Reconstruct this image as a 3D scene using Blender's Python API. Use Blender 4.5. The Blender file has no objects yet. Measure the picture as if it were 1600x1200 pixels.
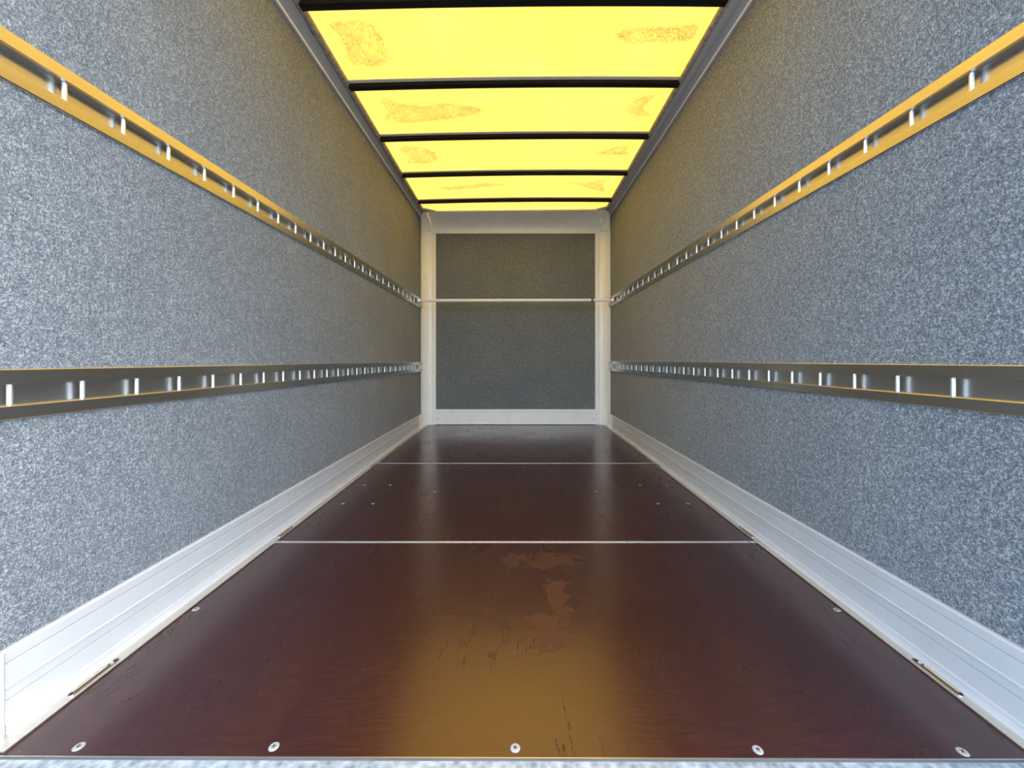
import bpy, bmesh, math, random
from mathutils import Vector

random.seed(7)
S = bpy.context.scene
COL = S.collection

# ------------------------------------------------------------------ camera, world, sun, exposure
EYE = 1.80                 # eye height above the ground; build coordinates are relative to the eye
F = 620.0                  # focal length in pixels of the 1600 px wide frame
cam_d = bpy.data.cameras.new('camera')
cam = bpy.data.objects.new('camera', cam_d)
COL.objects.link(cam)
cam.location = (0, 0, EYE)
cam.rotation_euler = (math.pi / 2, 0, 0)
cam_d.sensor_width = 36.0
cam_d.sensor_fit = 'HORIZONTAL'
cam_d.lens = 36.0 * F / 1600.0
cam_d.shift_x = -6.0 / 1600.0
cam_d.shift_y = -37.0 / 1600.0
cam_d.clip_start = 0.02
S.camera = cam

SUN_EL, SUN_ROT = math.radians(52), math.radians(76)
w = bpy.data.worlds.new('sky_world')
S.world = w
w.use_nodes = True
wn, wl = w.node_tree.nodes, w.node_tree.links
wn.clear()
sky = wn.new('ShaderNodeTexSky')
sky.sky_type = 'NISHITA'
sky.sun_disc = False
sky.sun_elevation = SUN_EL
sky.sun_rotation = SUN_ROT
sky.air_density = 1.0
sky.dust_density = 3.0
sky.ozone_density = 1.0
bg = wn.new('ShaderNodeBackground')
bg.inputs['Strength'].default_value = 0.80
wo = wn.new('ShaderNodeOutputWorld')
wl.new(sky.outputs[0], bg.inputs[0])
wl.new(bg.outputs[0], wo.inputs[0])

sun_d = bpy.data.lights.new('sun', 'SUN')
sun_d.energy = 4.6
sun_d.angle = math.radians(0.53)
sun_d.color = (1.0, 0.95, 0.88)
sun = bpy.data.objects.new('sun', sun_d)
COL.objects.link(sun)
to_sun = Vector((math.sin(SUN_ROT) * math.cos(SUN_EL), math.cos(SUN_ROT) * math.cos(SUN_EL), math.sin(SUN_EL)))
sun.rotation_euler = to_sun.to_track_quat('Z', 'Y').to_euler()
sun.location = (4, 2, 8)

S.view_settings.view_transform = 'Standard'
S.view_settings.look = 'None'
S.view_settings.gamma = 1.0
S.view_settings.use_curve_mapping = False
S.view_settings.exposure = 0.92

# ------------------------------------------------------------------ helpers
def tag(o, label=None, cat=None, group=None, kind=None):
    if label: o['label'] = label
    if cat: o['category'] = cat
    if group: o['group'] = group
    if kind: o['kind'] = kind
    return o

def mesh_obj(name, verts, faces, mats, parent=None, smooth=False, fmats=None, raw=False):
    me = bpy.data.meshes.new(name)
    me.from_pydata([(x, y, z if raw else z + EYE) for x, y, z in verts], [], faces)
    bm = bmesh.new(); bm.from_mesh(me)
    bmesh.ops.recalc_face_normals(bm, faces=bm.faces)
    bm.to_mesh(me); bm.free()
    for m in (mats if isinstance(mats, (list, tuple)) else [mats]):
        me.materials.append(m)
    if fmats:
        for p, i in zip(me.polygons, fmats): p.material_index = i
    if smooth:
        for p in me.polygons: p.use_smooth = True
    o = bpy.data.objects.new(name, me)
    COL.objects.link(o)
    if parent: o.parent = parent
    return o

def box_vf(x0, x1, y0, y1, z0, z1, off=0):
    v = [(x0, y0, z0), (x1, y0, z0), (x1, y1, z0), (x0, y1, z0), (x0, y0, z1), (x1, y0, z1), (x1, y1, z1), (x0, y1, z1)]
    f = [(0, 3, 2, 1), (4, 5, 6, 7), (0, 1, 5, 4), (1, 2, 6, 5), (2, 3, 7, 6), (3, 0, 4, 7)]
    return v, [tuple(i + off for i in q) for q in f]

def box(name, x0, x1, y0, y1, z0, z1, mat, parent=None, bevel=0.0):
    v, f = box_vf(min(x0, x1), max(x0, x1), y0, y1, z0, z1)
    o = mesh_obj(name, v, f, mat, parent)
    if bevel:
        b = o.modifiers.new('bevel', 'BEVEL'); b.width = bevel; b.segments = 2
    return o

def loft(name, rings, mat, parent=None, smooth=False, cap=True, closed=True, fmat_by_edge=None, mats=None):
    """rings: list of equal-length closed outlines (3-D points)."""
    n = len(rings[0]); v = [p for r in rings for p in r]; f = []; fm = []
    m = n if closed else n - 1
    for k in range(len(rings) - 1):
        for i in range(m):
            j = (i + 1) % n
            f.append((k * n + i, k * n + j, (k + 1) * n + j, (k + 1) * n + i))
            fm.append(fmat_by_edge[i] if fmat_by_edge else 0)
    if cap and closed:
        f.append(tuple(range(n))); fm.append(0)
        f.append(tuple(range((len(rings) - 1) * n, len(rings) * n))); fm.append(0)
    return mesh_obj(name, v, f, mats or mat, parent, smooth, fm)

def autosmooth(o, deg=35):
    for p in o.data.polygons: p.use_smooth = True
    me = o.data
    bm = bmesh.new(); bm.from_mesh(me)
    for e in bm.edges:
        if len(e.link_faces) == 2 and e.calc_face_angle(0) > math.radians(deg): e.smooth = False
    bm.to_mesh(me); bm.free()
    return o

def tube(name, a, b, r, mat, parent=None, n=16):
    a, b = Vector(a), Vector(b); d = (b - a).normalized()
    s = d.orthogonal().normalized(); t = d.cross(s)
    rings = [[tuple(p + (s * math.cos(2 * math.pi * i / n) + t * math.sin(2 * math.pi * i / n)) * r) for i in range(n)] for p in (a, b)]
    return autosmooth(loft(name, rings, mat, parent), 50)

# ------------------------------------------------------------------ materials
def new_mat(name):
    m = bpy.data.materials.new(name); m.use_nodes = True
    nt = m.node_tree; b = nt.nodes['Principled BSDF']
    return m, nt.nodes, nt.links, b

def N(nodes, t, **kw):
    n = nodes.new(t)
    for k, v in kw.items():
        if hasattr(n, k): setattr(n, k, v)
        else: n.inputs[k].default_value = v
    return n

def noise(nodes, links, vec, scale, detail=2.0, rough=0.5, distortion=0.0):
    n = nodes.new('ShaderNodeTexNoise')
    n.inputs['Scale'].default_value = scale; n.inputs['Detail'].default_value = detail
    n.inputs['Roughness'].default_value = rough; n.inputs['Distortion'].default_value = distortion
    links.new(vec, n.inputs['Vector']); return n.outputs['Fac']

def ramp(nodes, links, fac, stops, interp='LINEAR'):
    r = nodes.new('ShaderNodeValToRGB'); r.color_ramp.interpolation = interp
    e = r.color_ramp.elements
    while len(e) < len(stops): e.new(0.5)
    for el, (p, c) in zip(e, stops):
        el.position = p; el.color = (c, c, c, 1) if isinstance(c, (int, float)) else (*c, 1)
    links.new(fac, r.inputs[0]); return r.outputs['Color']

def mathn(nodes, links, op, a, b=None, clamp=False):
    m = nodes.new('ShaderNodeMath'); m.operation = op; m.use_clamp = clamp
    for i, x in enumerate((a, b)):
        if x is None: continue
        if isinstance(x, (int, float)): m.inputs[i].default_value = x
        else: links.new(x, m.inputs[i])
    return m.outputs[0]

def mixc(nodes, links, fac, a, b, blend='MIX'):
    m = nodes.new('ShaderNodeMix'); m.data_type = 'RGBA'; m.blend_type = blend
    if isinstance(fac, (int, float)): m.inputs[0].default_value = fac
    else: links.new(fac, m.inputs[0])
    for i, x in ((6, a), (7, b)):
        if isinstance(x, tuple): m.inputs[i].default_value = (*x, 1)
        else: links.new(x, m.inputs[i])
    return m.outputs[2]

def bump(nodes, links, bsdf, h, strength, dist):
    b = nodes.new('ShaderNodeBump'); b.inputs['Strength'].default_value = strength
    b.inputs['Distance'].default_value = dist
    links.new(h, b.inputs['Height']); links.new(b.outputs[0], bsdf.inputs['Normal'])

def carpet_mat(name, dark, mid, light, k=1.0):
    m, n, l, b = new_mat(name)
    v = n.new('ShaderNodeTexCoord').outputs['Object']
    a = noise(n, l, v, 360 * k, 3, 0.66)
    c = noise(n, l, v, 160 * k, 2, 0.55)
    e = noise(n, l, v, 72 * k, 2, 0.55)
    big = noise(n, l, v, 3.0, 2, 0.5)
    h = mathn(n, l, 'ADD', mathn(n, l, 'MULTIPLY', a, 0.53), mathn(n, l, 'ADD', mathn(n, l, 'MULTIPLY', c, 0.31), mathn(n, l, 'MULTIPLY', e, 0.16)))
    col = ramp(n, l, h, [(0.398, dark), (0.49, mid), (0.51, mid), (0.602, light)])
    tint = ramp(n, l, big, [(0.3, (0.93, 0.93, 0.94)), (0.7, (1.05, 1.05, 1.04))])
    col = mixc(n, l, 1.0, col, tint, 'MULTIPLY')
    l.new(col, b.inputs['Base Color'])
    b.inputs['Roughness'].default_value = 1.0
    b.inputs['Specular IOR Level'].default_value = 0.1
    b.inputs['Sheen Weight'].default_value = 0.2
    b.inputs['Sheen Roughness'].default_value = 0.6
    bump(n, l, b, h, 0.8, 0.006)
    return m

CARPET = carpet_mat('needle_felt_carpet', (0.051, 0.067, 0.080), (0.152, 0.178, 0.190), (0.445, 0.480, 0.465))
CARPETB = carpet_mat('bulkhead_felt_carpet', (0.075, 0.090, 0.098), (0.150, 0.172, 0.180), (0.32, 0.35, 0.34), 0.7)  # bulkhead felt: light flecks toned down, coarser grain

def painted(name, col, rough=0.35, spec=0.5, dirt=0.06):
    m, n, l, b = new_mat(name)
    v = n.new('ShaderNodeTexCoord').outputs['Object']
    d = noise(n, l, v, 9.0, 4, 0.6)
    c = ramp(n, l, d, [(0.3, tuple(x * (1 - dirt) for x in col)), (0.65, col)])
    l.new(c, b.inputs['Base Color'])
    b.inputs['Roughness'].default_value = rough
    b.inputs['Specular IOR Level'].default_value = spec
    return m

WHITE = painted('white_coated_aluminium', (0.525, 0.535, 0.515), 0.34)  # colour greyed to offset the strong daylight near the opening
WHITEP = painted('white_gelcoat', (0.92, 0.95, 0.92), 0.28)  # colour raised to make up for dim light at the bulkhead
EXTERIOR = painted('white_exterior_skin', (0.8, 0.8, 0.8), 0.4)
GREYTRIM = painted('grey_roof_cove', (0.40, 0.42, 0.45), 0.45, 0.4)

def metal(name, col, rough, aniso_scale=None, var=0.08):
    m, n, l, b = new_mat(name)
    v = n.new('ShaderNodeTexCoord').outputs['Object']
    mp = n.new('ShaderNodeMapping'); mp.inputs['Scale'].default_value = aniso_scale or (1, 1, 1)
    l.new(v, mp.inputs[0])
    d = noise(n, l, mp.outputs[0], 14.0, 4, 0.6)
    l.new(ramp(n, l, d, [(0.3, tuple(x * (1 - var) for x in col)), (0.7, col)]), b.inputs['Base Color'])
    r = ramp(n, l, d, [(0.3, rough * (1 + 2 * var)), (0.7, rough * (1 - 2 * var))])
    l.new(r, b.inputs['Roughness'])
    b.inputs['Metallic'].default_value = 1.0
    return m

RAIL = metal('extruded_aluminium', (0.64, 0.64, 0.61), 0.26, (6, 0.25, 6), 0.0)
RAILIN = metal('mill_finish_aluminium', (0.62, 0.63, 0.62), 0.30, (6, 0.25, 6), 0.0)
STRIPM = metal('sill_flange_aluminium', (0.88, 0.85, 0.77), 0.32, (14, 0.5, 14))  # beige tint puts the yellow roof's reflection into the colour
BAR = metal('bright_zinc_rod', (0.95, 0.96, 0.97), 0.45)
JOINT = metal('joint_strip_aluminium', (0.93, 0.94, 0.96), 0.5)
SCREWM = painted('zinc_screw_head', (0.36, 0.345, 0.30), 0.4, 0.6, 0.1)
CAPM = painted('pale_plastic_end_cap', (0.42, 0.43, 0.41), 0.3, 0.5, 0.1)
DARK = painted('black_slot', (0.02, 0.02, 0.02), 0.6, 0.3)
BOWM = painted('backlit_roof_bow', (0.010, 0.009, 0.008), 0.6, 0.15)  # near-black: the backlit shade of the bows put into their colour
BOWLIP = painted('pale_roof_bow_flange', (0.90, 0.85, 0.66), 0.5, 0.3)
LOADBAR = painted('pale_anodised_tube', (0.88, 0.87, 0.82), 0.3, 0.6)
EDGE = painted('dull_steel_edge', (0.13, 0.13, 0.125), 0.5, 0.4, 0.3)

def make_sealant():
    m, n, l, b = new_mat('dirty_sealant')
    v = n.new('ShaderNodeTexCoord').outputs['Object']
    d = noise(n, l, v, 45, 4, 0.65)
    l.new(ramp(n, l, d, [(0.38, (0.20, 0.19, 0.18)), (0.6, (0.34, 0.33, 0.32))]), b.inputs['Base Color'])
    b.inputs['Roughness'].default_value = 0.7
    bump(n, l, b, d, 0.6, 0.01)
    return m
SEAL = make_sealant()

def make_galv():
    m, n, l, b = new_mat('galvanised_steel')
    v = n.new('ShaderNodeTexCoord').outputs['Object']
    vo = n.new('ShaderNodeTexVoronoi'); vo.inputs['Scale'].default_value = 70
    l.new(v, vo.inputs['Vector'])
    d = noise(n, l, v, 40, 4, 0.65)
    f = mathn(n, l, 'ADD', mathn(n, l, 'MULTIPLY', vo.outputs['Distance'], 0.5), mathn(n, l, 'MULTIPLY', d, 0.7))
    l.new(ramp(n, l, f, [(0.35, (0.20, 0.235, 0.235)), (0.62, (0.36, 0.41, 0.40)), (0.8, (0.50, 0.55, 0.54))]), b.inputs['Base Color'])
    b.inputs['Roughness'].default_value = 0.5
    b.inputs['Metallic'].default_value = 0.35
    return m
GALV = make_galv()

def make_floor():
    m, n, l, b = new_mat('phenolic_coated_plywood')
    v = n.new('ShaderNodeTexCoord').outputs['Object']
    mp = n.new('ShaderNodeMapping'); mp.inputs['Scale'].default_value = (3.0, 26, 1)
    l.new(v, mp.inputs[0])
    grain = noise(n, l, mp.outputs[0], 6, 5, 0.65)
    big = noise(n, l, v, 3.2, 3, 0.55)
    c = ramp(n, l, grain, [(0.30, (0.017, 0.0030, 0.0034)), (0.55, (0.036, 0.0046, 0.0050)), (0.75, (0.054, 0.007, 0.007))])
    # dust specks
    sp = noise(n, l, v, 230, 1, 0.5)
    spm = ramp(n, l, sp, [(0.80, 0.0), (0.83, 1.0)])
    c = mixc(n, l, mathn(n, l, 'MULTIPLY', spm, 0.55), c, (0.45, 0.40, 0.36))
    # scuffed smear: a patch whose film is dulled, with ragged edges
    sep = n.new('ShaderNodeSeparateXYZ'); l.new(v, sep.inputs[0])
    rag = noise(n, l, v, 16, 5, 0.7, 0.5)
    def blob(cx, cy, rx, ry, soft=0.55):
        dx = mathn(n, l, 'DIVIDE', mathn(n, l, 'SUBTRACT', sep.outputs[0], cx), rx)
        dy = mathn(n, l, 'DIVIDE', mathn(n, l, 'SUBTRACT', sep.outputs[1], cy), ry)
        r2 = mathn(n, l, 'ADD', mathn(n, l, 'MULTIPLY', dx, dx), mathn(n, l, 'MULTIPLY', dy, dy))
        q = mathn(n, l, 'ADD', r2, mathn(n, l, 'MULTIPLY', mathn(n, l, 'SUBTRACT', rag, 0.5), 7.0))
        return ramp(n, l, q, [(0.35, 1.0), (0.35 + soft, 0.0)])
    patch = mathn(n, l, 'MAXIMUM', blob(0.088, 1.115, 0.062, 0.085), blob(0.135, 1.30, 0.045, 0.12))
    patch = mathn(n, l, 'MAXIMUM', patch, mathn(n, l, 'MULTIPLY', blob(0.10, 1.50, 0.16, 0.07), 0.7))
    # dried water runs, thin wandering lines along the length of the floor
    mp2 = n.new('ShaderNodeMapping'); mp2.inputs['Scale'].default_value = (5.5, 1.1, 1); mp2.inputs['Rotation'].default_value = (0, 0, -0.30)
    l.new(v, mp2.inputs[0])
    run = noise(n, l, mp2.outputs[0], 2.6, 5, 0.62, 0.25)
    line = ramp(n, l, mathn(n, l, 'ABSOLUTE', mathn(n, l, 'SUBTRACT', run, 0.5)), [(0.0, 1.0), (0.009, 0.0)])
    gate = ramp(n, l, noise(n, l, v, 4.0, 2, 0.5), [(0.50, 0.0), (0.60, 1.0)])
    line = mathn(n, l, 'MULTIPLY', line, gate)
    c = mixc(n, l, mathn(n, l, 'MULTIPLY', patch, 0.7), c, (0.070, 0.016, 0.008))
    c = mixc(n, l, mathn(n, l, 'MULTIPLY', line, 0.6), c, (0.012, 0.005, 0.004))
    l.new(c, b.inputs['Base Color'])
    rough = ramp(n, l, mathn(n, l, 'ADD', mathn(n, l, 'MULTIPLY', big, 0.6), mathn(n, l, 'MULTIPLY', grain, 0.4)), [(0.35, 0.20), (0.65, 0.27)])
    dull = mathn(n, l, 'MAXIMUM', mathn(n, l, 'MULTIPLY', patch, 0.6), line)
    rough = mathn(n, l, 'ADD', rough, mathn(n, l, 'MULTIPLY', dull, 0.30))
    l.new(rough, b.inputs['Roughness'])
    spec = mathn(n, l, 'SUBTRACT', 1.0, mathn(n, l, 'MULTIPLY', dull, 0.6))
    l.new(spec, b.inputs['Specular IOR Level'])
    b.inputs['IOR'].default_value = 1.56
    bump(n, l, b, grain, 0.03, 0.01)
    return m
FLOOR = make_floor()

def make_roof():
    m = bpy.data.materials.new('translucent_fibreglass_sheet'); m.use_nodes = True
    n, l = m.node_tree.nodes, m.node_tree.links
    n.remove(n['Principled BSDF'])
    out = n['Material Output']
    v = n.new('ShaderNodeTexCoord').outputs['Object']
    a = n.new('ShaderNodeAttribute'); a.attribute_name = 'stain'
    big = noise(n, l, v, 2.5, 4, 0.6)
    base = ramp(n, l, big, [(0.3, (0.312, 0.176, 0.0230)), (0.7, (0.345, 0.206, 0.030))])
    spk = ramp(n, l, noise(n, l, v, 85, 4, 0.75), [(0.44, 1.0), (0.53, 0.0)])
    blot = ramp(n, l, noise(n, l, v, 14, 3, 0.6), [(0.35, 0.35), (0.6, 1.0)])
    blot2 = ramp(n, l, noise(n, l, v, 9, 3, 0.6), [(0.35, 0.45), (0.6, 1.0)])
    film = mixc(n, l, mathn(n, l, 'MULTIPLY', mathn(n, l, 'MULTIPLY', a.outputs['Fac'], blot2), 0.85, True), base, (0.118, 0.092, 0.017))
    k = mathn(n, l, 'MULTIPLY', mathn(n, l, 'MULTIPLY', a.outputs['Fac'], spk), blot, True)
    col = mixc(n, l, mathn(n, l, 'MULTIPLY', k, 0.85), film, (0.045, 0.030, 0.010))
    tr = n.new('ShaderNodeBsdfTranslucent'); l.new(col, tr.inputs[0])
    df = n.new('ShaderNodeBsdfDiffuse'); l.new(mixc(n, l, 0.5, col, (0.3, 0.22, 0.10)), df.inputs[0])
    mx = n.new('ShaderNodeMixShader'); mx.inputs[0].default_value = 0.2
    l.new(tr.outputs[0], mx.inputs[1]); l.new(df.outputs[0], mx.inputs[2])
    l.new(mx.outputs[0], out.inputs['Surface'])
    return m
ROOF = make_roof()

def make_ground():
    m, n, l, b = new_mat('asphalt_yard')
    v = n.new('ShaderNodeTexCoord').outputs['Object']
    d = noise(n, l, v, 1.5, 6, 0.65)
    l.new(ramp(n, l, d, [(0.3, (0.085, 0.085, 0.085)), (0.7, (0.14, 0.14, 0.14))]), b.inputs['Base Color'])
    b.inputs['Roughness'].default_value = 0.9
    return m
GROUND = make_ground()

# ------------------------------------------------------------------ dimensions (relative to the eye)
XL, XR = -1.050, 1.045            # carpet faces
Y0, YB = 0.780, 4.500             # rear opening, carpet face of the bulkhead
RZ = 1.661
def zf(y): return -0.773 + 0.010 * y
def zr(x, y): return RZ - 0.0145 * y + 0.010 * x     # the roof falls a little towards the bulkhead
ZTOP = 1.90
WALLZ0 = -0.86

# ------------------------------------------------------------------ ground and floor
g = mesh_obj('ground', [(-30, -30, -EYE), (30, -30, -EYE), (30, 30, -EYE), (-30, 30, -EYE)], [(0, 1, 2, 3)], GROUND)
tag(g, 'dark asphalt yard the truck stands on', 'ground', kind='structure')

def tilted_box(name, x0, x1, ya, yb, dz0, dz1, mat, parent=None, ya_r=None):
    """box that follows the floor plane; ya / ya_r: front edge on the left / on the right"""
    ya_r = ya if ya_r is None else ya_r
    v = []
    for dz in (dz0, dz1):
        for x, y in ((x0, ya), (x1, ya_r), (x1, yb), (x0, yb)):
            v.append((x, y, zf(y) + dz))
    return mesh_obj(name, v, [(0, 3, 2, 1), (4, 5, 6, 7), (0, 1, 5, 4), (1, 2, 6, 5), (2, 3, 7, 6), (3, 0, 4, 7)], mat, parent)

floor = tilted_box('floor', -1.09, 1.09, 0.80, 4.56, -0.10, -0.019, EXTERIOR)
tag(floor, 'dark brown coated plywood load floor in three glossy boards', 'floor', kind='structure')
FX = 0.9945
panels = []
for ya, yb, yar in ((0.7695, 1.6445, 0.7625), (1.6585, 2.8627, None), (2.8713, 4.480, None)):
    panels.append(tilted_box('floor_panel', -FX, FX, ya, yb, -0.018, 0.0, FLOOR, floor, yar))
for ya, yb in ((1.6450, 1.6580), (2.8632, 2.8708)):
    tilted_box('joint_strip', -FX, FX, ya, yb, -0.017, 0.0012, JOINT, floor)

def screw_mesh(r):
    n = 20; v = []; f = []; fm = []
    for rr, z in ((r, 0.0), (r * 0.9, 0.0012), (r * 0.62, 0.0016)):
        for i in range(n):
            a = 2 * math.pi * i / n; v.append((rr * math.cos(a), rr * math.sin(a), z))
    for k in range(2):
        for i in range(n):
            j = (i + 1) % n; f.append((k * n + i, k * n + j, (k + 1) * n + j, (k + 1) * n + i)); fm.append(0)
    f.append(tuple(range(2 * n, 3 * n))); fm.append(0)
    wd, ln, z = r * 0.10, r * 0.42, 0.0018
    for q in (((-ln, -wd), (ln, -wd), (ln, wd), (-ln, wd)), ((-wd, -ln), (wd, -ln), (wd, ln), (-wd, ln))):
        o = len(v); v += [(x, y, z) for x, y in q]; f.append((o, o + 1, o + 2, o + 3)); fm.append(1)
    me = bpy.data.meshes.new('screw'); me.from_pydata(v, [], f)
    me.materials.append(SCREWM); me.materials.append(DARK)
    for p, i in zip(me.polygons, fm): p.material_index = i
    return me
SCREW = screw_mesh(0.0098)
SCREW_S = screw_mesh(0.0085)
def floor_px(px, py):
    y = 0.773 / ((py - 563.0) / F + 0.010)
    return (px - 806.0) / F * y, y
for px, py, me in ((123, 1167, SCREW), (428, 1167, SCREW), (805, 1169, SCREW), (1184, 1172, SCREW), (1504, 1175, SCREW),
                   (306, 952, SCREW), (1308, 953, SCREW),
                   (536, 787, SCREW_S), (583, 787, SCREW_S), (1028, 787, SCREW_S), (1075, 787, SCREW_S),
                   (570, 758, SCREW_S), (610, 758, SCREW_S), (1000, 758, SCREW_S), (1042, 758, SCREW_S),
                   (679, 768, SCREW_S), (932, 768, SCREW_S),
                   (438, 848, SCREW_S), (629, 847.5, SCREW_S), (979, 847.5, SCREW_S), (1171, 847.5, SCREW_S),
                   (705, 724.3, SCREW_S), (906, 724.3, SCREW_S)):
    x, y = floor_px(px, py)
    o = bpy.data.objects.new('screw', me); COL.objects.link(o)
    on_joint = abs(y - 1.6515) < 0.02 or abs(y - 2.867) < 0.04
    if on_joint: y = 1.6515 if y < 2 else 2.867
    o.location = (x, y, EYE + zf(y) + (0.0014 if on_joint else 0.0002))
    o.rotation_euler = (0.01, 0, random.uniform(0, 1.5))
    o.parent = floor if on_joint else panels[0 if y < 1.64 else 1 if y < 2.86 else 2]

# rear sill: thin dark edge angle, then the galvanised sill plate
sill = bpy.data.objects.new('trim_1', None); COL.objects.link(sill); sill.location = (0, 0.6, 0)
tag(sill, 'galvanised steel sill plate along the front edge of the floor', 'sill', kind='structure')
def sillbox(name, ya, ya_r, yb, yb_r, z0, z1, mat):
    v = []
    for z in (z0, z1):
        v += [(-1.12, ya, z), (1.12, ya_r, z), (1.12, yb_r, z), (-1.12, yb, z)]
    o = mesh_obj(name, v, [(0, 3, 2, 1), (4, 5, 6, 7), (0, 1, 5, 4), (1, 2, 6, 5), (2, 3, 7, 6), (3, 0, 4, 7)], mat)
    o.parent = sill; o.location = (0, -0.6, 0)
    return o
sillbox('edge_angle', 0.7560, 0.7490, 0.7690, 0.7620, -0.95, -0.7680, EDGE)
sillbox('edge_lip', 0.7672, 0.7602, 0.7690, 0.7620, -0.7674, -0.7655, STRIPM)
sillbox('sill_plate', 0.36, 0.36, 0.7625, 0.7555, -0.94, -0.7670, GALV)

# ------------------------------------------------------------------ side walls with felt panels and lashing rails
RAILS = {-1: ((-0.017, -0.124), (0.680, 0.572)), 1: ((-0.009, -0.117), (0.694, 0.586))}
BARS0 = {-1: (0.8256, 0.9260), 1: (0.9510, 0.9126)}
PITCH = 0.1387
YE = 4.47
for s, side in ((-1, 'left'), (1, 'right')):
    X = XL if s < 0 else XR
    wall = box('wall_' + side, X + s * 0.034, X + s * 0.085, Y0, 4.60, WALLZ0, ZTOP - 0.12, EXTERIOR)
    tag(wall, ('brighter ' if s < 0 else 'darker ') + 'blue-grey felt lined side wall on the ' + side, 'wall', kind='structure')
    (a1, a0), (b1, b0) = RAILS[s]
    for za, zb in ((-0.74, a0), (a1, b0), (b1, 1.60)):
        box('felt_panel', X, X + s * 0.0335, Y0, YE + 0.03, za, zb, CARPET, wall)

def lashing_rail(s, zt, zb, y_first, label):
    X = XL if s < 0 else XR
    root = bpy.data.objects.new('lashing_rail', None); COL.objects.link(root)
    root.location = (X, Y0, EYE + zb)
    tag(root, label, 'lashing rail', 'slotted lashing rails on the side walls')
    def place(o):
        o.parent = root; o.matrix_parent_inverse = root.matrix_basis.inverted(); return o
    H = zt - zb
    # p: how far the metal stands proud of the felt (towards the room); h: height above the lower edge
    prof = [(-0.028, 0.0), (0.0015, 0.0), (0.0070, 0.0012), (0.0085, 0.0030), (0.0085, 0.0285), (0.0080, 0.0295), (-0.0005, 0.0300), (-0.0010, 0.0312),
            (-0.017, 0.0318), (-0.017, H - 0.0352), (-0.003, H - 0.0346), (-0.003, H - 0.0330), (0.0005, H - 0.0326), (0.0085, H - 0.0315),
            (0.0085, H - 0.0030), (0.0070, H - 0.0012), (0.0015, H), (-0.028, H)]
    rings = [[(X - s * p, y, zb + h) for p, h in prof] for y in (Y0 + 0.004, 4.27)]
    place(autosmooth(loft('rail_profile', rings, None, mats=[RAIL, RAILIN], fmat_by_edge=[1 if 6 <= i <= 11 else 0 for i in range(len(prof))]), 20))
    y = y_first
    me = None
    while y < 4.22:
        if me is None:
            n = 10; r = 0.0048
            rg = [[(r * math.cos(2 * math.pi * i / n), r * math.sin(2 * math.pi * i / n), z) for i in range(n)] for z in (0.0305, H - 0.0335)]
            tmp = mesh_obj('bar', [p for q in rg for p in q], [(i, (i + 1) % n, n + (i + 1) % n, n + i) for i in range(n)], BAR, raw=True, smooth=True)
            me = tmp.data; o = tmp
        else:
            o = bpy.data.objects.new('bar', me); COL.objects.link(o)
        o.parent = root
        o.location = (s * 0.0030, y - Y0, 0)
        y += PITCH
    cap = [[(X - s * p, y, zb + h) for p, h in ((-0.02, 0.001), (0.006, 0.001), (0.012, 0.006), (0.012, H - 0.006), (0.006, H - 0.001), (-0.02, H - 0.001))]
           for y in (4.2705, 4.445)]
    c = place(autosmooth(loft('end_cap', cap, CAPM), 28))
    for k, yy in enumerate((4.30, 4.36, 4.42)):
        o = place(box('cap_rib', X - s * 0.0118, X - s * 0.0150, yy - 0.006, yy + 0.006, zb + 0.030, zt - 0.030, WHITEP))
        o.parent = c; o.matrix_parent_inverse.identity(); o.location = (0, 0, 0)
    return root

for s, side in ((-1, 'left'), (1, 'right')):
    for i, (zt, zb) in enumerate(RAILS[s]):
        lashing_rail(s, zt, zb, BARS0[s][i], ('lower' if i == 0 else 'upper') + ' slotted aluminium lashing rail with upright bars on ' + side + ' felt wall')

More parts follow.
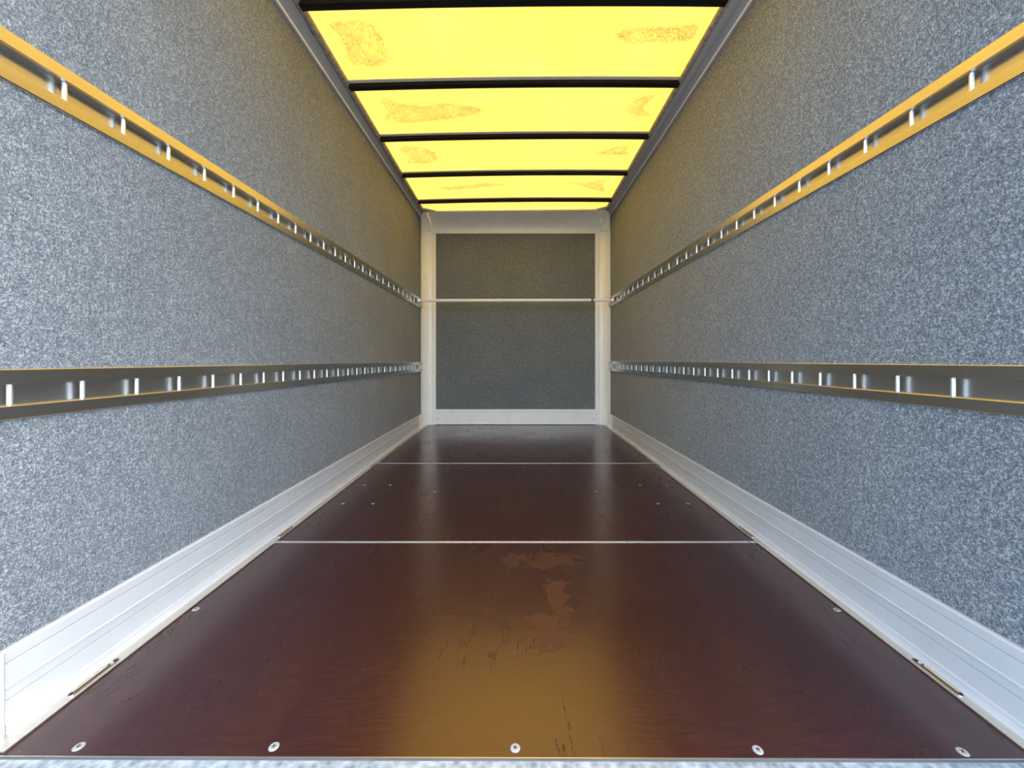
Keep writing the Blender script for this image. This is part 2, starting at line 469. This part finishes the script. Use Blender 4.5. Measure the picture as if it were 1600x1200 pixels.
# ------------------------------------------------------------------ kick boards along the floor
def kick(s, side):
    X = XL if s < 0 else XR
    def ring(y):
        z0 = zf(y); zt = -0.592; h = zt - z0
        xo = abs(X) - 1.050                         # both sides share one section
        q = lambda x, z: (s * (x + xo), y, z)
        fx = lambda t: 1.036 + 0.004 * t            # the face leans back a touch
        return [q(1.050, z0 - 0.018), (s * 0.9952, y, z0 - 0.018), (s * 0.9952, y, z0 + 0.0042), q(1.0235, z0 + 0.0052),
                q(1.0290, z0 + 0.0085), q(fx(.10) - 0.0045, z0 + 0.10 * h), q(fx(.13) - 0.0045, z0 + 0.135 * h), q(fx(.14), z0 + 0.150 * h),
                q(fx(.41), z0 + 0.408 * h), q(fx(.42) + 0.0032, z0 + 0.414 * h), q(fx(.43), z0 + 0.424 * h), q(fx(.54), z0 + 0.545 * h), q(fx(.55) - 0.0030, z0 + 0.553 * h),
                q(fx(.56) - 0.0030, z0 + 0.568 * h), q(fx(.57), z0 + 0.580 * h), q(fx(.84), z0 + 0.838 * h), q(fx(.845) + 0.0032, z0 + 0.844 * h), q(fx(.85), z0 + 0.854 * h),
                q(fx(.97) - 0.001, z0 + 0.975 * h), q(1.0425, zt), q(1.050, zt)]
    ye = 4.25
    n = 21
    fm = [1 if i in (1, 2) else 0 for i in range(n)]
    ys = [0.8050 if s < 0 else 0.775, ye]
    o = loft('baseboard_' + side, [ring(y) for y in ys], None, None, mats=[WHITE, STRIPM], fmat_by_edge=fm)
    autosmooth(o, 18)
    tag(o, 'white aluminium kick board along the ' + side + ' edge of the floor', 'kick board', kind='structure')
    e = loft('end_piece', [[(x - s * 0.002, y, z) for x, y, z in ring(yy)] for yy in (ye + 0.001, 4.40)], None, o, mats=[WHITEP, STRIPM], fmat_by_edge=fm)
    autosmooth(e, 18)
    # tie-down slots on the flange; a black floor stands in for recess shade
    for yc, L in ((0.952, 0.115), (1.737, 0.105), (2.805, 0.105), (3.35, 0.105), (3.83, 0.105)):
        r = 0.0072; cx = s * 1.0095; m = 8
        pts = []
        for i in range(m + 1):
            a = math.pi * i / m; pts.append((cx + r * math.cos(a), yc + L / 2 - r + r * math.sin(a)))
        for i in range(m + 1):
            a = math.pi + math.pi * i / m; pts.append((cx + r * math.cos(a), yc - L / 2 + r + r * math.sin(a)))
        zz = zf(yc) + 0.0050
        inner = [((x - cx) * 0.80 + cx, (y - yc) * 0.97 + yc) for x, y in pts]
        k = len(pts)
        v = [(x, y, zz - 0.001 + 0.01 * (y - yc)) for x, y in pts] + [(x, y, zz + 0.0012 + 0.01 * (y - yc)) for x, y in pts] + [(x, y, zz + 0.0012 + 0.01 * (y - yc)) for x, y in inner] + [(x, y, zz + 0.0002 + 0.01 * (y - yc)) for x, y in inner]
        f = []; fmm = []
        for b in range(3):
            for i in range(k):
                j = (i + 1) % k; f.append((b * k + i, b * k + j, (b + 1) * k + j, (b + 1) * k + i)); fmm.append(0)
        f.append(tuple(range(3 * k, 4 * k))); fmm.append(1)
        slot = mesh_obj('tie_down_slot', v, f, [RAIL, DARK], o, fmats=fmm)
        tube('lashing_rod', (cx + s * 0.001, yc - L * 0.42, zz + 0.0012 - 0.01 * L * .42), (cx + s * 0.001, yc + L * 0.26, zz + 0.0012 + 0.01 * L * .26), 0.0030, STRIPM, slot, 8)
        tube('lashing_lug', (cx, yc + L * 0.30, zz + 0.0010 + 0.01 * L * .3), (cx, yc + L * 0.36, zz + 0.0012 + 0.01 * L * .36), 0.0045, BAR, slot, 8)
    return o
kick('s' and -1, 'left')
kick(1, 'right')

# ------------------------------------------------------------------ bulkhead
wb = box('wall_back', -1.09, 1.09, 4.535, 4.60, WALLZ0, ZTOP - 0.12, EXTERIOR)
tag(wb, 'dark grey felt lined bulkhead at the far end', 'wall', kind='structure')
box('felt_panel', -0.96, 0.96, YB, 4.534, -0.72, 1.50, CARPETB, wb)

def back_ring(x):
    z0, zt, y = zf(4.48) - 0.004, -0.555, 4.484
    h = zt - z0
    return [(x, YB + 0.02, z0), (x, y - 0.004, z0 + 0.010), (x, y - 0.004, z0 + 0.05 * h + .01), (x, y, z0 + 0.13 * h), (x, y, z0 + 0.36 * h), (x, y + 0.003, z0 + 0.375 * h), (x, y, z0 + 0.39 * h),
            (x, y, z0 + 0.70 * h), (x, y + 0.003, z0 + 0.715 * h), (x, y, z0 + 0.73 * h), (x, y, z0 + 0.83 * h), (x, y - 0.003, z0 + 0.85 * h), (x, y - 0.003, z0 + 0.97 * h), (x, y, zt), (x, YB + 0.02, zt)]
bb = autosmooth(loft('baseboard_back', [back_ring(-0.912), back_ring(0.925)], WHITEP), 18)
tag(bb, 'white kick board under the dark felt bulkhead', 'kick board', kind='structure')
for px in (684.0, 928.5):
    x = (px - 806) / F * 4.48
    o = bpy.data.objects.new('screw', SCREW_S); COL.objects.link(o); o.parent = bb
    o.location = (x, 4.4815, EYE - 0.665); o.rotation_euler = (math.pi / 2, 0, 0.4); o.scale = (0.8, 0.8, 0.8)

# corner posts: concave cove from the side wall round to the bulkhead, then a flat flange
for k, (s, side) in enumerate(((-1, 'left'), (1, 'right'))):
    xa = 1.040 if s < 0 else 1.034
    xb, xfl = 0.950, (0.905 if s < 0 else 0.898)
    def post_ring(z):
        r = xa - xb; yc = YB - 0.012 - 0.095
        pts = [(1.048, yc - 0.004), (xa + 0.001, yc - 0.004)]
        for i in range(11):
            a = math.pi / 2 * i / 10
            pts.append((xb + r * math.cos(a), yc + 0.095 * math.sin(a)))
        pts += [(xb - 0.004, YB - 0.016), (xb - 0.007, YB - 0.016), (xb - 0.009, YB - 0.009), (xb - 0.012, YB - 0.009), (xb - 0.013, YB - 0.011), (xfl + 0.002, YB - 0.011), (xfl, YB - 0.008), (xfl, YB + 0.006), (1.048, YB + 0.006)]
        return [(s * x, y, z) for x, y in pts]
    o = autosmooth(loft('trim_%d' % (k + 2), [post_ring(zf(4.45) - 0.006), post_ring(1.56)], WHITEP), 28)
    tag(o, 'white coved corner post between the ' + side + ' wall and the bulkhead', 'corner post', kind='structure')
    # the rounded corner cap that joins post, header and roof cove
    rows = []
    for i in range(11):
        t = i / 10.0                                       # from the post top up to the roof
        a1 = math.pi / 2 * t
        hy, hz = 4.200 + 0.283 * math.cos(a1), 1.450 + (zr(s, 4.2) - 0.024 - 1.450) * math.sin(a1)
        sx, sy = xa - 0.068 * (1 - math.cos(a1)) ** 2, 4.392 - 0.19 * (1 - math.cos(a1))
        row = []
        for j in range(9):
            a = math.pi / 2 * j / 8
            row.append((s * (xb - 0.002 + (sx - xb + 0.002) * math.cos(a)), sy - 0.003 + (hy - sy) * math.sin(a), hz))
        rows.append(row)
    v = [p for r in rows for p in r]
    f = [(i * 9 + j, i * 9 + j + 1, (i + 1) * 9 + j + 1, (i + 1) * 9 + j) for i in range(10) for j in range(8)]
    c = mesh_obj('corner_cap', v, f, WHITEP, o, smooth=True)
    m = c.modifiers.new('thickness', 'SOLIDIFY'); m.thickness = 0.003; m.offset = 0
    # small gusset closing the roof corner
    v = [(s * x, y, zr(s * x, y) - 0.004) for x, y in ((1.00, 4.125), (0.952, 4.125), (0.845, 4.198), (0.845, 4.24), (1.00, 4.24))]
    v2 = v + [(x, y, z - 0.012) for x, y, z in v]
    mesh_obj('roof_gusset', v2, [(0, 1, 2, 3, 4), (9, 8, 7, 6, 5)] + [(i, (i + 1) % 5, 5 + (i + 1) % 5, 5 + i) for i in range(5)], GREYTRIM, o)

# header cove across the bulkhead
def header_ring(x):
    zt = zr(x, 4.20) - 0.003
    zb_ = 1.462
    pts = [(YB + 0.02, zt), (4.196, zt), (4.194, zt - 0.012), (4.204, zt - 0.015)]
    for i in range(15):
        a = math.pi / 2 * i / 14
        pts.append((4.208 + 0.276 * math.sin(a), zb_ + (zt - 0.018 - zb_) * math.cos(a)))
    pts += [(YB - 0.018, zb_ - 0.006), (YB - 0.015, zb_ - 0.010), (YB - 0.015, 1.438), (YB - 0.011, 1.434), (YB + 0.02, 1.434)]
    return [(x, y, z) for y, z in pts]
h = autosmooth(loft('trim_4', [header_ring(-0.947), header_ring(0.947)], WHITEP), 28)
tag(h, 'grey-white coved header between the bulkhead and the yellow roof', 'cove trim', kind='structure')

# ------------------------------------------------------------------ roof: translucent sheet, bows, side coves
STAINS = [
    [(513, 38), (530, 33), (565, 32), (585, 40), (597, 58), (605, 80), (606, 98), (585, 104), (555, 103), (545, 95), (540, 75), (533, 58), (520, 48)],
    [(961, 55), (975, 46), (1000, 42), (1045, 42), (1085, 38), (1092, 42), (1084, 62), (1060, 66), (1000, 68), (975, 66)],
    [(592, 156), (600, 153), (625, 162), (660, 166), (700, 160), (745, 168), (755, 172), (740, 180), (690, 188), (640, 192), (605, 191), (600, 185), (607, 175)],
    [(978, 170), (985, 160), (1000, 152), (1025, 147), (1015, 158), (1005, 168), (1015, 180), (1000, 182), (985, 178)],
    [(622, 232), (632, 228), (660, 230), (680, 238), (686, 250), (665, 256), (635, 256), (638, 246), (628, 238)],
    [(930, 241), (950, 233), (980, 225), (985, 226), (978, 235), (982, 241), (955, 242)],
    [(684, 293), (720, 290), (755, 286), (775, 285), (792, 290), (770, 291), (740, 294), (700, 297)],
    [(888, 285), (915, 285), (950, 280), (942, 289), (945, 300), (930, 297), (910, 291)],
]
def roof_px(px, py):
    y = RZ / ((563.0 - py) / F + 0.0145)
    for _ in range(3):
        x = (px - 806) / F * y
        y = (RZ + 0.010 * x + camber(x)) / ((563.0 - py) / F + 0.0145)
    return (px - 806) / F * y, y
def camber(x): return 0.012 * max(0.0, 1 - (x / 1.03) ** 2)
POLYS = [[roof_px(*p) for p in s] for s in STAINS]
def seg_d(px, py, a, b):
    dx, dy = b[0] - a[0], b[1] - a[1]
    t = max(0, min(1, ((px - a[0]) * dx + (py - a[1]) * dy) / (dx * dx + dy * dy + 1e-12)))
    return math.hypot(px - a[0] - t * dx, py - a[1] - t * dy)
def stain_at(x, y):
    best = 0.0
    for P in POLYS:
        if not (min(p[0] for p in P) - .05 < x < max(p[0] for p in P) + .05 and min(p[1] for p in P) - .05 < y < max(p[1] for p in P) + .05): continue
        ins = False; d = 9
        for i in range(len(P)):
            a, b = P[i], P[(i + 1) % len(P)]
            d = min(d, seg_d(x, y, a, b))
            if (a[1] > y) != (b[1] > y) and x < (b[0] - a[0]) * (y - a[1]) / (b[1] - a[1]) + a[0]: ins = not ins
        sd = d if ins else -d
        m = max(0, min(1, (sd + 0.010) / 0.020))
        best = max(best, m * (0.62 + 0.38 * math.exp(-max(sd, 0) / 0.022)))
    return best
RX0, RX1, RY0, RY1 = -1.06, 1.06, 0.55, 4.50
nx, ny = 170, 300
v = []; st = []
for j in range(ny + 1):
    y = RY0 + (RY1 - RY0) * j / ny
    for i in range(nx + 1):
        x = RX0 + (RX1 - RX0) * i / nx
        v.append((x, y, zr(x, y) + camber(x))); st.append(stain_at(x, y))
f = [(j * (nx + 1) + i, j * (nx + 1) + i + 1, (j + 1) * (nx + 1) + i + 1, (j + 1) * (nx + 1) + i) for j in range(ny) for i in range(nx)]
ceil = mesh_obj('ceiling', v, f, ROOF, smooth=True)
at = ceil.data.attributes.new('stain', 'FLOAT', 'POINT')
at.data.foreach_set('value', st)
tag(ceil, 'glowing yellow translucent fibreglass roof sheet with brown stains', 'roof', kind='structure')

def arc_box(name, ya, yb, dz0, dz1, mat, parent, n=14):
    rings = []
    for i in range(n + 1):
        x = -0.978 + 1.936 * i / n
        c = camber(x)
        rings.append([(x, ya, zr(x, ya) + c + dz0), (x, ya, zr(x, ya) + c + dz1), (x, yb, zr(x, yb) + c + dz1), (x, yb, zr(x, yb) + c + dz0)])
    return loft(name, rings, mat, parent)
for y in (0.76, 1.28, 1.800, 2.330, 2.865, 3.414, 3.968):
    b = arc_box('roof_bow', y - 0.018, y + 0.020, -0.026, -0.0012, BOWM, ceil)
    arc_box('bow_flange', y - 0.043, y - 0.0185, -0.006, -0.0012, BOWLIP, b)

for k, (s, side) in enumerate(((-1, 'left'), (1, 'right'))):
    xi = 0.968 if s < 0 else 0.948
    xw = 1.050 if s < 0 else 1.045
    zl = 1.555 if s < 0 else 1.572
    def cove_ring(y):
        zt = zr(s * xi, y) - 0.004
        z0 = zl + 0.004 * (y - 1.7)
        return [(s * x, y, z) for x, z in (
            (xw + 0.05, z0), (xw - 0.013, z0), (xw - 0.0155, z0 + 0.0015), (xw - 0.0165, z0 + 0.013), (xw - 0.0155, z0 + 0.015),
            (xw - 0.024, z0 + 0.018), (xw - 0.045, z0 + 0.022 + 0.1 * (zt - z0)), (xi + 0.020, zt - 0.020), (xi + 0.006, zt - 0.010), (xi + 0.004, zt), (xw + 0.05, zt))]
    o = autosmooth(loft('trim_%d' % (k + 5), [cove_ring(y) for y in (Y0, 4.42)], None, mats=[GREYTRIM, WHITEP], fmat_by_edge=[0, 1, 1, 1, 0, 0, 0, 0, 0, 0, 0]), 40)  # white lip faces: light caught by the lip put into its colour
    tag(o, 'grey coved trim where the ' + side + ' wall meets the roof', 'cove trim', kind='structure')
    # smeared sealant bead along the roof edge
    rnd = random.Random(k + 3); rings = []
    for i in range(121):
        y = Y0 + 0.002 + (4.18 - Y0) * i / 120
        zt = zr(s * xi, y) - 0.004
        j = rnd.uniform(-0.0015, 0.0015); q = rnd.uniform(-0.003, 0.004)
        rings.append([(s * x, y, z) for x, z in ((xi + 0.026 + q, zt - 0.0215), (xi + 0.016 + j, zt - 0.0205), (xi + 0.004 + j, zt - 0.0125), (xi - 0.0015, zt + 0.002), (xi + 0.026, zt + 0.002))])
    loft('sealant_bead', rings, SEAL, o, smooth=True)

# rear frame of the box body
for k, (s, side) in enumerate(((-1, 'left'), (1, 'right'))):
    o = box('trim_%d' % (k + 7), s * 1.052, s * 1.17, 0.62, 0.7785, -0.95, 1.80, WHITE, bevel=0.004)
    tag(o, 'white rear door frame post on the ' + side, 'door frame', kind='structure')
    if s < 0:
        box('frame_bracket', -1.10, -1.0335, 0.72, 0.8040, zf(0.8) - 0.004, -0.590, WHITE, o, bevel=0.003)
        tilted_box('flange_strip', -1.033, -0.9952, 0.772, 0.8045, -0.018, 0.0044, STRIPM, o)
o = box('trim_9', -1.17, 1.17, 0.50, 0.7785, 1.81, 1.95, WHITE, bevel=0.004)
tag(o, 'white rear door frame header above the opening', 'door frame', kind='structure')

# ------------------------------------------------------------------ telescopic load bar
root = bpy.data.objects.new('load_bar', None); COL.objects.link(root)
tag(root, 'thin silver telescopic load bar spanning the upper rails by the bulkhead', 'load bar')
root.location = (0, 4.19, EYE + 0.634)
def bp(o):
    o.parent = root; o.matrix_parent_inverse = root.matrix_basis.inverted(); return o
YL = 4.19; ZLb = 0.630
bp(tube('outer_tube', (-0.930, YL, ZLb), (0.805, YL, ZLb + 0.004), 0.0165, LOADBAR))
bp(tube('inner_tube', (0.800, YL, ZLb + 0.004), (1.000, YL, ZLb + 0.005), 0.0125, LOADBAR))
bp(tube('inner_tube', (-1.000, YL, ZLb), (-0.925, YL, ZLb), 0.0125, LOADBAR))
bp(tube('collar', (0.797, YL, ZLb + 0.004), (0.812, YL, ZLb + 0.004), 0.0185, DARK))
for s in (-1, 1):
    xw = XL if s < 0 else XR
    zc = ZLb if s < 0 else ZLb + 0.005
    prof = [(0.999, -0.016), (0.999, 0.016), (1.015, 0.024), (abs(xw) - 0.0095, 0.034), (abs(xw) - 0.0095, -0.034), (1.015, -0.024)]
    e = bp(loft('end_fitting', [[(s * x, y, zc + z) for x, z in prof] for y in (YL - 0.022, YL + 0.022)], CAPM))
    b = box('latch', s * 1.004, s * 1.026, YL - 0.028, YL - 0.0225, zc - 0.010, zc + 0.012, BAR, None)
    b.parent = e
